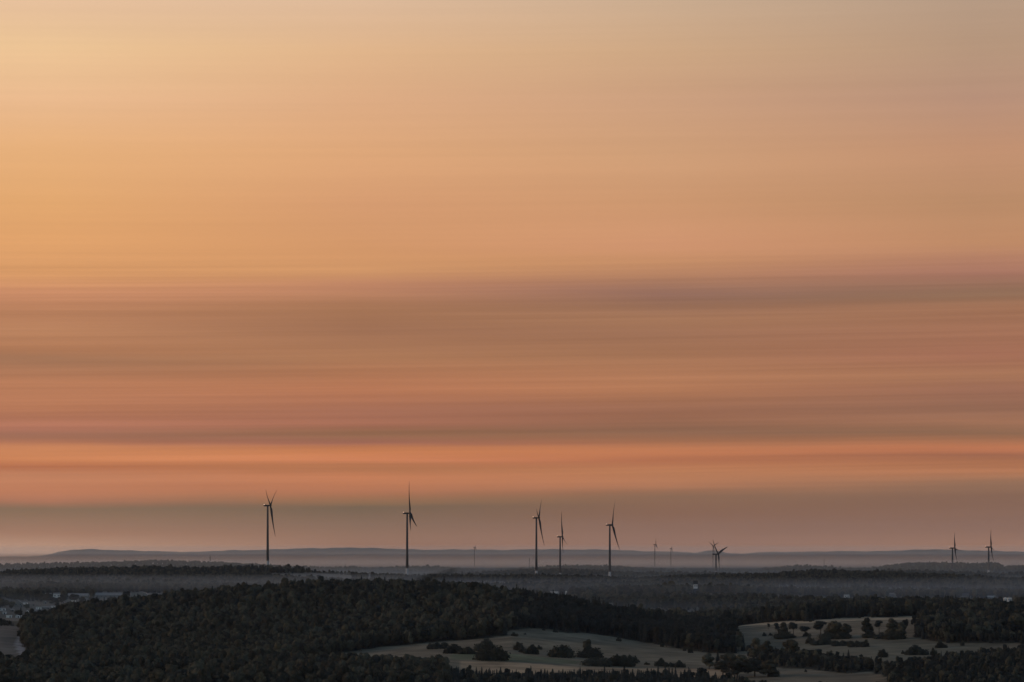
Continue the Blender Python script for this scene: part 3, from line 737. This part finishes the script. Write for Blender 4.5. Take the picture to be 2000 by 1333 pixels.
B(1290, 1302, 22, 15, 'taller left end of the low hedge right of the long thicket', 1)
B(1309, 1303, 26, 11, 'flat middle of the low hedge right of the long thicket', 1)
B(1328, 1304, 20, 13, 'right end of the low hedge beside the dark tree clump', 1)
B(1350, 1276, 12, 14, 'dark shrub at the foot of the wooded hill, right of two small ones', 2)
B(1338, 1272, 8, 8, 'small shrub at the foot of the wooded hill near its right end', 2)
tree(1501, 1230, 8, 13, 12, 'small lone pine at the left of the row in the upper meadow')
tree(1516, 1244, 15, 27, 10, 'slim pine, second of the row in the upper meadow')
tree(1531, 1246, 25, 31, 3, 'tall rounded tree in the row in the upper meadow')
tree(1550, 1241, 23, 27, 11, 'open-crowned pine right of the tall rounded tree')
tree(1572, 1243, 24, 21, 11, 'spreading pine standing alone between two tree groups of the upper meadow')
tree(1603, 1246, 32, 33, 10, 'left pine of the wide three-tree group in the upper meadow')
tree(1627, 1247, 42, 35, 4, 'broad middle tree of the wide three-tree group in the upper meadow')
tree(1651, 1247, 26, 29, 0, 'right tree of the wide three-tree group in the upper meadow')
B(1492, 1243, 9, 8, 'small dark bush left of the tree row in the upper meadow', 2)
B(1504, 1242, 9, 6, 'tiny bush under the slim pine in the upper meadow', 2)
B(1545, 1247, 34, 9, 'low scrub under the tall rounded tree in the upper meadow', 2)
B(1528, 1247, 40, 17, 'thick scrub around the feet of the tree row in the upper meadow', 3)
B(1574, 1244, 18, 10, 'scrub at the foot of the spreading lone pine in the upper meadow', 2)
B(1618, 1248, 44, 18, 'dark scrub filling the left half of the wide three-tree group', 3)
B(1644, 1248, 38, 17, 'dark scrub filling the right half of the wide three-tree group', 0)
B(1696, 1246, 30, 15, 'scrub at the foot of the tall narrow tree at the field edge', 3)
B(1748, 1249, 46, 20, 'thick scrub under the two trees left of the gap in the upper right tree line', 0)
B(1580, 1258, 20, 16, 'rounded bush at the left end of the hedge across the upper meadow', 2)
B(1608, 1260, 44, 13, 'second bush from the left in the hedge across the upper meadow', 1)
B(1645, 1262, 44, 13, 'third bush from the left in the hedge across the upper meadow', 1)
B(1673, 1264, 36, 15, 'fourth bush from the left in the hedge across the upper meadow', 1)
B(1692, 1264, 20, 15, 'right end bush of the hedge across the upper meadow', 2)
tree(1694, 1245, 26, 39, 3, 'tall narrow tree right of the three-tree group at the field edge')
tree(1717, 1238, 20, 26, 10, 'small pine right of the tall narrow tree at the field edge')
tree(1740, 1248, 30, 40, 0, 'tall tree left of the gap in the upper right tree line')
tree(1758, 1248, 28, 34, 5, 'rounded tree beside the gap in the upper right tree line')
tree(1768, 1236, 14, 28, 11, 'thin pine showing light through its crown at the gap in the tree line')
B(1722, 1248, 30, 13, 'low bush between the tall trees at the field edge', 2)
B(1838, 1266, 22, 11, 'flat-topped shrub alone on the right-hand meadow, left of a smaller one', 1)
B(1835, 1265, 12, 18, 'peak of the flat-topped shrub on the right-hand meadow', 3)
B(1881, 1262, 10, 12, 'small squat shrub on the right-hand meadow below the wood', 2)
B(1790, 1280, 42, 18, 'long dark shrub in the lower right-hand meadow', 1)
B(1763, 1278, 9, 8, 'small shrub left of the long dark shrub in the right-hand meadow', 2)
B(1822, 1280, 15, 15, 'rounded shrub right of the long dark shrub in the right-hand meadow', 2)
B(1849, 1280, 9, 9, 'tiny shrub at the edge of the right-hand wood', 2)
B(1725, 1284, 22, 18, 'pointed bush above the dark tree clump in the right-hand meadow', 3)
B(1573, 1313, 6, 6, 'tiny lone bush in the pale clearing at the bottom right', 2)
B(1512, 1322, 24, 22, 'ragged bush at the left rim of the pale clearing at the bottom right', 3)
B(1678, 1208, 6, 5, 'tiny bush on the pale stubble strip', 2)
B(1584, 1215, 7, 6, 'small dark bush on the edge of the pale stubble strip', 2)
for q, (px, row, k, wp, hp, txt) in enumerate([
    (1478, 1292, 3, 34, 47, 'tallest tree at the left tip of the meadow tree clump'), (1462, 1284, 10, 16, 24, 'ragged pine leaning out left of the meadow tree clump'),
    (1500, 1294, 0, 32, 42, 'broad tree behind the tallest one in the meadow tree clump'), (1545, 1288, 1, 36, 40, 'rounded tree forming the upper middle of the meadow tree clump'),
    (1385, 1308, 0, 30, 32, 'left tree of the dark clump below the right foot of the hill'), (1402, 1308, 6, 22, 38, 'spruce peaking over the dark clump below the right foot of the hill'),
    (1424, 1310, 1, 36, 36, 'middle tree of the dark clump below the right foot of the hill'), (1448, 1311, 2, 30, 32, 'right middle tree of the dark clump below the right foot of the hill'),
    (1474, 1322, 4, 56, 38, 'wide tree at the front of the dark clump below the hill foot'), (1500, 1323, 0, 40, 34, 'tree at the right front of the dark clump below the hill foot'),
    (1440, 1324, 1, 50, 34, 'wide tree at the left front of the dark clump below the hill foot'), (1412, 1320, 2, 40, 30, 'low tree at the left rim of the dark clump below the hill foot')]):
    tree(px, row, wp, hp, k, txt)

# ------------------------------------------------------------------ wind turbines
def rounded_box(x0, x1, y, z0, z1, n=10):
    V, Fc = [], []
    secs = [(x0, .72), (x0 + .08 * (x1 - x0), .95), (x0 + .5 * (x1 - x0), 1.0), (x0 + .9 * (x1 - x0), .92), (x1, .62)]
    zc = (z0 + z1) / 2; hz = (z1 - z0) / 2
    for xs, k in secs:
        for j in range(n):
            a = j * 6.283 / n
            c, s = math.cos(a), math.sin(a)
            V.append((xs, y * k * math.copysign(abs(c) ** .5, c), zc + hz * k * math.copysign(abs(s) ** .5, s)))
    for i in range(len(secs) - 1):
        for j in range(n): Fc.append((i * n + j, i * n + (j + 1) % n, (i + 1) * n + (j + 1) % n, (i + 1) * n + j))
    Fc.append(tuple(range(n))[::-1]); Fc.append(tuple(range((len(secs) - 1) * n, len(secs) * n)))
    return V, Fc
def lathe(prof, n=16):
    V, Fc = [], []
    for r, z in prof:
        for j in range(n): V.append((r * math.cos(j * 6.28319 / n), r * math.sin(j * 6.28319 / n), z))
    for i in range(len(prof) - 1):
        for j in range(n): Fc.append((i * n + j, i * n + (j + 1) % n, (i + 1) * n + (j + 1) % n, (i + 1) * n + j))
    Fc.append(tuple(range(n))[::-1]); Fc.append(tuple(range((len(prof) - 1) * n, len(prof) * n)))
    return V, Fc
def blade_vf(Rr, chord, bend, pitch=22.0):
    """blade along +Z, axis of the rotor along +X, bent forward (+X) to its tip"""
    V, Fc = [], []; n = 8
    st = [(0.02, .55, .55, 0), (.06, .6, .5, 5), (.13, .9, .36, 16), (.22, 1.0, .26, 13), (.35, .84, .2, 9), (.5, .66, .15, 6), (.65, .5, .11, 4), (.8, .37, .08, 2), (.92, .25, .05, 1), (.985, .13, .025, 0), (1.0, .03, .01, 0)]
    for t, c, th, tw in st:
        tw = R(tw + pitch); cc = c * chord; tt = th * chord
        for j in range(n):
            a = j * 6.28319 / n
            py = math.cos(a) * cc / 2 - (cc * .18 if t > .1 else 0); pxx = math.sin(a) * tt / 2
            V.append((pxx * math.cos(tw) - py * math.sin(tw) + bend * t * t, pxx * math.sin(tw) + py * math.cos(tw), t * Rr))
    for i in range(len(st) - 1):
        for j in range(n): Fc.append((i * n + j, i * n + (j + 1) % n, (i + 1) * n + (j + 1) % n, (i + 1) * n + j))
    Fc.append(tuple(range(n))[::-1]); Fc.append(tuple(range((len(st) - 1) * n, len(st) * n)))
    return V, Fc
def turbine(px, hub_row, d, Rpx, phase, yaw, label, tilt=5.0, thick=1.0, glow_block=True, pitch=22.0):
    x = (px - 1000) / F * d; z0 = float(ground_z(x, d)[0]); zh = (HZ - hub_row) / F * d
    Hh = zh - z0; Rr = Rpx * d / F; k = Rr / 75.0 * thick
    t = empty('wind_turbine', (x, d, z0), 0.0)
    rb, rt = 3.6 * k, 2.0 * k
    hb = min(14.0 * k + 0.08 * Hh, Hh * .25)
    rad = lambda z: rb + (rt - rb) * (z / Hh) ** 0.8
    v, f = lathe([(rb * 1.06, -4), (rb * 1.04, 0), (rad(hb) + .03, hb)]); mesh_obj('tower_base', v, f, M['tower_base'], t, True)
    v, f = lathe([(rad(hb) + .12, hb), (rad(hb) + .12, hb + 3.2 * k)]); mesh_obj('tower_ring', v, f, M['band'], t, True)
    v, f = lathe([(rad(hb) , hb + .01), (rad(Hh * .4), Hh * .4), (rad(Hh * .7), Hh * .7), (rt, Hh - 1.2 * k)]); mesh_obj('tower', v, f, M['tower'], t, True)
    hd = empty('nacelle_mount', (0, 0, Hh), R(yaw)) if False else None
    ya = R(yaw); L = 6.8 * k
    rot = Matrix.Rotation(ya, 4, 'Z') @ Matrix.Rotation(-R(tilt), 4, 'Y')
    v, f = rounded_box(-9.5 * k, 4.6 * k, 2.1 * k, -1.9 * k, 2.1 * k)
    na = mesh_obj('nacelle', v, f, M['blade'], t, False); na.matrix_local = Matrix.Translation((0, 0, Hh)) @ Matrix.Rotation(ya, 4, 'Z')
    if glow_block:
        v, f = boxvf(-9.3 * k, -7.4 * k, -0.8 * k, 0.8 * k, 1.85 * k, 3.0 * k)  # small emissive box for the warm bright spot on the nacelle's rear top
        mesh_obj('nacelle_glow_block', v, f, M['glow_block'], na)
    hubm = Matrix.Translation((0, 0, Hh)) @ rot @ Matrix.Translation((L, 0, 0))
    v, f = lathe([(1.6 * k, -2.3 * k), (2.15 * k, -1.4 * k), (2.15 * k, .8 * k), (1.5 * k, 2.2 * k), (.4 * k, 2.9 * k)], 14)
    hub = mesh_obj('hub', v, f, M['blade'], t, True); hub.matrix_local = hubm @ Matrix.Rotation(R(90), 4, 'Y')
    bv, bf = blade_vf(Rr, 7.4 * k, 5.5 * k, pitch)
    first = None
    for j in range(3):
        if first is None:
            o = mesh_obj('blade', bv, bf, M['blade'], t, True); first = o.data
        else: o = data_obj('blade', first, t)
        # rotate about the rotor axis (+X); positive phase swings the blade away from the lens side (+Y)
        o.matrix_local = hubm @ Matrix.Rotation(-R(phase + 120 * j), 4, 'X')
    tag(t, label, 'wind turbine', 'wind turbines across the plain')
    return t
turbine(522.8, 988, 8100, 62, 180, -8, 'leftmost tall wind turbine with one blade pointing straight down')
turbine(795.2, 1003, 8110, 63, -5, -5, 'second tall wind turbine from the left, one blade pointing straight up')
turbine(1047.6, 1012, 8420, 57, 47, -8, 'tall wind turbine just left of the shorter one near the middle')
turbine(1094, 1049, 8800, 50, 10, 6, 'shorter wind turbine between the two tall ones right of the middle')
turbine(1191, 1026, 8800, 57, 30, -14, 'tall wind turbine right of the shorter one, blades forming a wide V')
turbine(1398.4, 1083, 10400, 43, 191, -26, 'low wind turbine with spread Y-shaped blades seen half from the front', thick=1.35, glow_block=False, pitch=-8.0)
turbine(1392.6, 1067, 12300, 16, 182, -50, 'faint slender wind turbine close behind the Y-bladed one', thick=1.25, glow_block=False, pitch=0.0)
turbine(1279, 1064, 12200, 15, 4, -10, 'small far wind turbine left of two in the gap before the notch in the ridge', thick=1.5, glow_block=False)
turbine(1310.3, 1072, 12500, 9, 60, -12, 'tiny far wind turbine with short rotor just right of the other small one', thick=2.2, glow_block=False)
turbine(926.6, 1069.5, 12400, 8.5, 30, -14, 'tiny far wind turbine standing alone left of the middle', thick=2.2, glow_block=False)
turbine(1860.3, 1071, 10300, 33.5, 24, -4, 'left of the pair of wind turbines at the far right', thick=1.5)
turbine(1931, 1069, 10250, 37, 20, -5, 'right of the pair of wind turbines at the far right edge', thick=1.4)
turbine(944, 1101, 13800, 4.5, 20, -30, 'barely visible wind turbine low in the mist left of the middle', thick=2.4, glow_block=False)

# ------------------------------------------------------------------ masts
def mast(px, top, d, wd, label):
    x = (px - 1000) / F * d; z0 = float(ground_z(x, d)[0]); Hh = (HZ - top) / F * d - z0
    t = empty('radio_mast', (x, d, z0)); a = wd
    for sx, sy in ((-1, -1), (1, -1), (1, 1), (-1, 1)):
        v, f = [], []
        for zz, k in ((-2, 1.0), (Hh * .9, .55)):
            for qx, qy in ((-1, -1), (1, -1), (1, 1), (-1, 1)):
                v.append((sx * a * k + qx * a * .22, sy * a * k + qy * a * .22, zz))
        f = [(0, 3, 2, 1), (4, 5, 6, 7), (0, 1, 5, 4), (1, 2, 6, 5), (2, 3, 7, 6), (3, 0, 4, 7)]
        mesh_obj('leg', v, f, M['steel'], t)
    for q in range(9):
        zz = Hh * .9 * (q + .5) / 9; k = 1.0 - .45 * (q + .5) / 9
        v, f = boxvf(-a * k, a * k, -a * k, a * k, zz, zz + a * .45); mesh_obj('cross_frame', v, f, M['steel'], t)
    v, f = lathe([(a * .5, Hh * .9), (a * .35, Hh)], 8); mesh_obj('antenna', v, f, M['steel'], t)
    v, f = boxvf(-a * 1.3, a * 1.3, -a * 1.3, a * 1.3, Hh * .82, Hh * .86); mesh_obj('platform', v, f, M['steel'], t)
    tag(t, label, 'mast', 'masts on the low hills')
mast(410.5, 1086, 10800, 1.6, 'short radio mast on the wooded hill at the left')
mast(1034, 1090.5, 10900, 1.7, 'tall mast on the low hill left of the tall turbines near the middle')
mast(1609.5, 1092, 10900, 1.0, 'thin mast on the low hill right of the Y-bladed turbine')

# ------------------------------------------------------------------ buildings
def house(px0, px1, eave, base, label, roof='gable', wall='white', roofm='pale', ridge=None, dmin=3700, depth=None, rz=0.0, windows=0, d=None, name='house', cat_='house', village=False):
    pc = (px0 + px1) / 2
    x, y, z = spot(pc, base, dmin)
    if d: y = d; x = (pc - 1000) / F * d; z = float(ground_z(x, d)[0])
    m = y / F; W = (px1 - px0) * m; z_e = (HZ - eave) * m - z
    z_e = max(z_e, 2.4); D = depth or max(7.0, W * .6)
    t = empty(name, (x, y + D / 2, z), rz)
    v, f = boxvf(-W / 2, W / 2, -D / 2, D / 2, -3.0, z_e); mesh_obj('wall', v, f, M[wall], t)
    hr = ((eave - ridge) * m) if ridge else max(1.2, W * .16)
    ov = .35
    if roof == 'gable':      # ridge runs left-right
        v = [(-W/2-ov,-D/2-ov,z_e+.01),(W/2+ov,-D/2-ov,z_e+.01),(W/2+ov,D/2+ov,z_e+.01),(-W/2-ov,D/2+ov,z_e+.01),(-W/2-ov,0,z_e+hr),(W/2+ov,0,z_e+hr)]
        f = [(0,3,2,1),(0,1,5,4),(2,3,4,5),(0,4,3),(1,2,5)]
    elif roof == 'front':    # gable end faces the lens
        v = [(-W/2-ov,-D/2-ov,z_e+.01),(W/2+ov,-D/2-ov,z_e+.01),(W/2+ov,D/2+ov,z_e+.01),(-W/2-ov,D/2+ov,z_e+.01),(0,-D/2-ov,z_e+hr),(0,D/2+ov,z_e+hr)]
        f = [(0,3,2,1),(0,1,4),(1,2,5,4),(2,3,5),(3,0,4,5)]
    elif roof == 'arch':
        v, f = [], []; n = 12
        for yq in (-D/2-ov, D/2+ov):
            for j in range(n + 1):
                a = math.pi * j / n; v.append((-math.cos(a) * (W/2+ov), yq, z_e + .01 + math.sin(a) * hr))
        for j in range(n): f.append((j, j + 1, n + 2 + j, n + 1 + j))
        f.append(tuple(range(n + 1))[::-1]); f.append(tuple(range(n + 1, 2 * n + 2))); f.append((0, n + 1, 2 * n + 1, n))
    else:
        v, f = boxvf(-W/2-ov, W/2+ov, -D/2-ov, D/2+ov, z_e + .01, z_e + .6)
    rf = mesh_obj('roof', v, f, M[roofm], t)
    for q in range(windows):
        xw = -W / 2 + W * (q + .5) / windows; ww = min(.9, W / windows * .3)
        v, f = boxvf(xw - ww, xw + ww, -D/2 - .06, -D/2 + .05, z_e * .45, z_e * .8); mesh_obj('window', v, f, M['glass'], t)
    v, f = boxvf(W * .5 - 2.2, W * .5 - .9, -D/2 - .08, -D/2 + .05, 0, 2.2); mesh_obj('door', v, f, M['dark'], t)
    tag(t, label, cat_, 'small village houses among the trees' if village else None); return t

for a, k in HOUSES: house(*a, **k)
# the lookout tower: white foot, dark overhanging top
d = 6080; pcx = 1358.3; x = (pcx - 1000) / F * d; m = d / F
zb = float(ground_z(x, d)[0]); zt = (HZ - 1133) * m - zb; zm = (HZ - 1142) * m - zb; z0 = (HZ - 1150) * m - zb
t = empty('lookout_tower', (x, d, zb)); hw = 4.3 * m
v, f = boxvf(-hw * .92, hw * .92, -hw * .92, hw * .92, z0, zm - .01); mesh_obj('base', v, f, M['white'], t)
v, f = boxvf(-hw * .98, hw * .98, -hw * .98, hw * .98, -3, z0 - .01); mesh_obj('plinth', v, f, M['dark'], t)
v, f = boxvf(-hw * 1.05, hw * 1.05, -hw * 1.05, hw * 1.05, zm, zt - 1.6); mesh_obj('upper_storey', v, f, M['dark'], t)
v, f = boxvf(-hw * 1.2, hw * 1.2, -hw * 1.2, hw * 1.2, zt - 1.59, zt - .8); mesh_obj('roof', v, f, M['roof'], t)
for q in (-.5, .1, .6):
    v, f = boxvf(q * hw - .7, q * hw + .7, -hw * .92 - .06, -hw * .92 + .1, zm - 3.6, zm - 1.6); mesh_obj('window', v, f, M['glass'], t)
tag(t, 'squat lookout tower with white foot and dark top on the mid ridge', 'tower')
for q, (px, row, k, wp, hp, txt) in enumerate([(1300, 1147, 4, 18, 11, 'left tree of the dark clump left of the lookout tower'), (1312, 1146, 1, 20, 13, 'right tree of the dark clump left of the lookout tower')]):
    d = 6060; x = (px - 1000) / F * d; z = float(ground_z(x, d)[0]); s = ((HZ - row + hp) / F * d - z) / Hs[k]
    t = place_tree(k, px, x, d, z, s, 1.0, q * 2.0, txt, None); qx = wp * d / F / (2 * RDs[k]); t.scale = (qx, qx, s)
# village trees at the left
for q, (px, row, wp, hp, k) in enumerate([(10,1186,22,14,0),(22,1190,18,16,1),(36,1170,18,16,4),(50,1172,12,12,2),(62,1174,16,20,3),(74,1176,16,18,0),(92,1178,24,20,4),(104,1182,18,16,1),(120,1180,20,18,0),(128,1174,14,14,5),(145,1176,22,16,4),(160,1178,16,12,2),(178,1176,16,12,0),(62,1202,18,14,3),(36,1203,18,12,1),(52,1190,16,10,2),(218,1177,20,12,1),(240,1180,24,10,0)]):
    tree(px, row, wp, hp, k, 'rounded village tree between the houses and halls at the far left', 3700)['group'] = 'village trees at the far left'

# ------------------------------------------------------------------ air
def volume_box(name, b, col, dens, aniso, label):
    v, f = boxvf(*b); o = mesh_obj(name, v, f, None)
    m = bpy.data.materials.new(name); m.use_nodes = True; t = m.node_tree; t.nodes.clear()
    out = N(t, 'ShaderNodeOutputMaterial'); pv = N(t, 'ShaderNodeVolumePrincipled')
    pv.inputs['Color'].default_value = list(col) + [1]; pv.inputs['Density'].default_value = dens
    pv.inputs['Anisotropy'].default_value = aniso
    pv.inputs['Density Attribute'].default_value = ''
    link(t, pv.outputs[0], out.inputs['Volume']); o.data.materials.append(m)
    tag(o, label, 'haze', kind='stuff'); return o
zmin = float(ZG.min())
volume_box('haze', (-7600, 7600, -800, 25800, zmin - 1.0, 215), (0.70, 0.80, 1.0), 6.5e-6, 0.4, 'thin dusk haze lying over the whole plain')
mist = empty('valley_mist', (0, 8900, zmin))
tag(mist, 'low pale mist lying in the valleys before the far ridge', 'mist', kind='stuff')
PALE, COOL, BLUE = (1.0, 0.955, 0.93), (0.92, 0.94, 0.97), (0.62, 0.78, 1.0)
MIST = []                                            # top, foot, nearest edge, farthest edge, density, colour, forward lean
edges = [28, 18, 9, 1, -6, -13, -20, -28, -38, -52]
for k in range(9):
    q = k / 8.0
    MIST.append((edges[k], edges[k + 1], 11150 + 25 * k, 18350, 4.6e-5 + 3.6e-4 * q ** 1.8, tuple(a * (1 - q) + b * q for a, b in zip(COOL, PALE)), .35 + .43 * min(1.0, q * 1.5)))
MIST += [(-20, -46, 8450, 11100, 7.5e-5, COOL, .3), (-46, -61, 5300, 11090, 1.4e-4, (.76, .86, 1.0), .3, -180.0), (-46, -53, 8350, 11090, 8.0e-5, (.76, .86, 1.0), .3, None),
         (-61, -70, 4500, 11080, 8.0e-5, BLUE, .3, -180.0), (-53, -70, 5300, 11080, 1.15e-4, (.70, .82, 1.0), .3, None), (-70, zmin - .5, 4500, 11080, 9.0e-5, BLUE, .3)]
for k, (top, bot, y0, y1, dens, colour, g_, *side) in enumerate(MIST):
    xa, xb = (-7500 + k, 7500 - k) if not side else ((-7500 + k, side[0] - k) if side[0] else (-179.0 + k, 7500 - k))
    o = volume_box('mist_layer', (xa, xb, y0, y1, bot, top - .05), colour, dens, g_, None)
    if 'category' in o: del o['category']
    o.parent = mist; o.matrix_parent_inverse = Matrix.Translation((0, -8900, -zmin))
print('TREES', BASE_N, 'solo', N_SOLO)
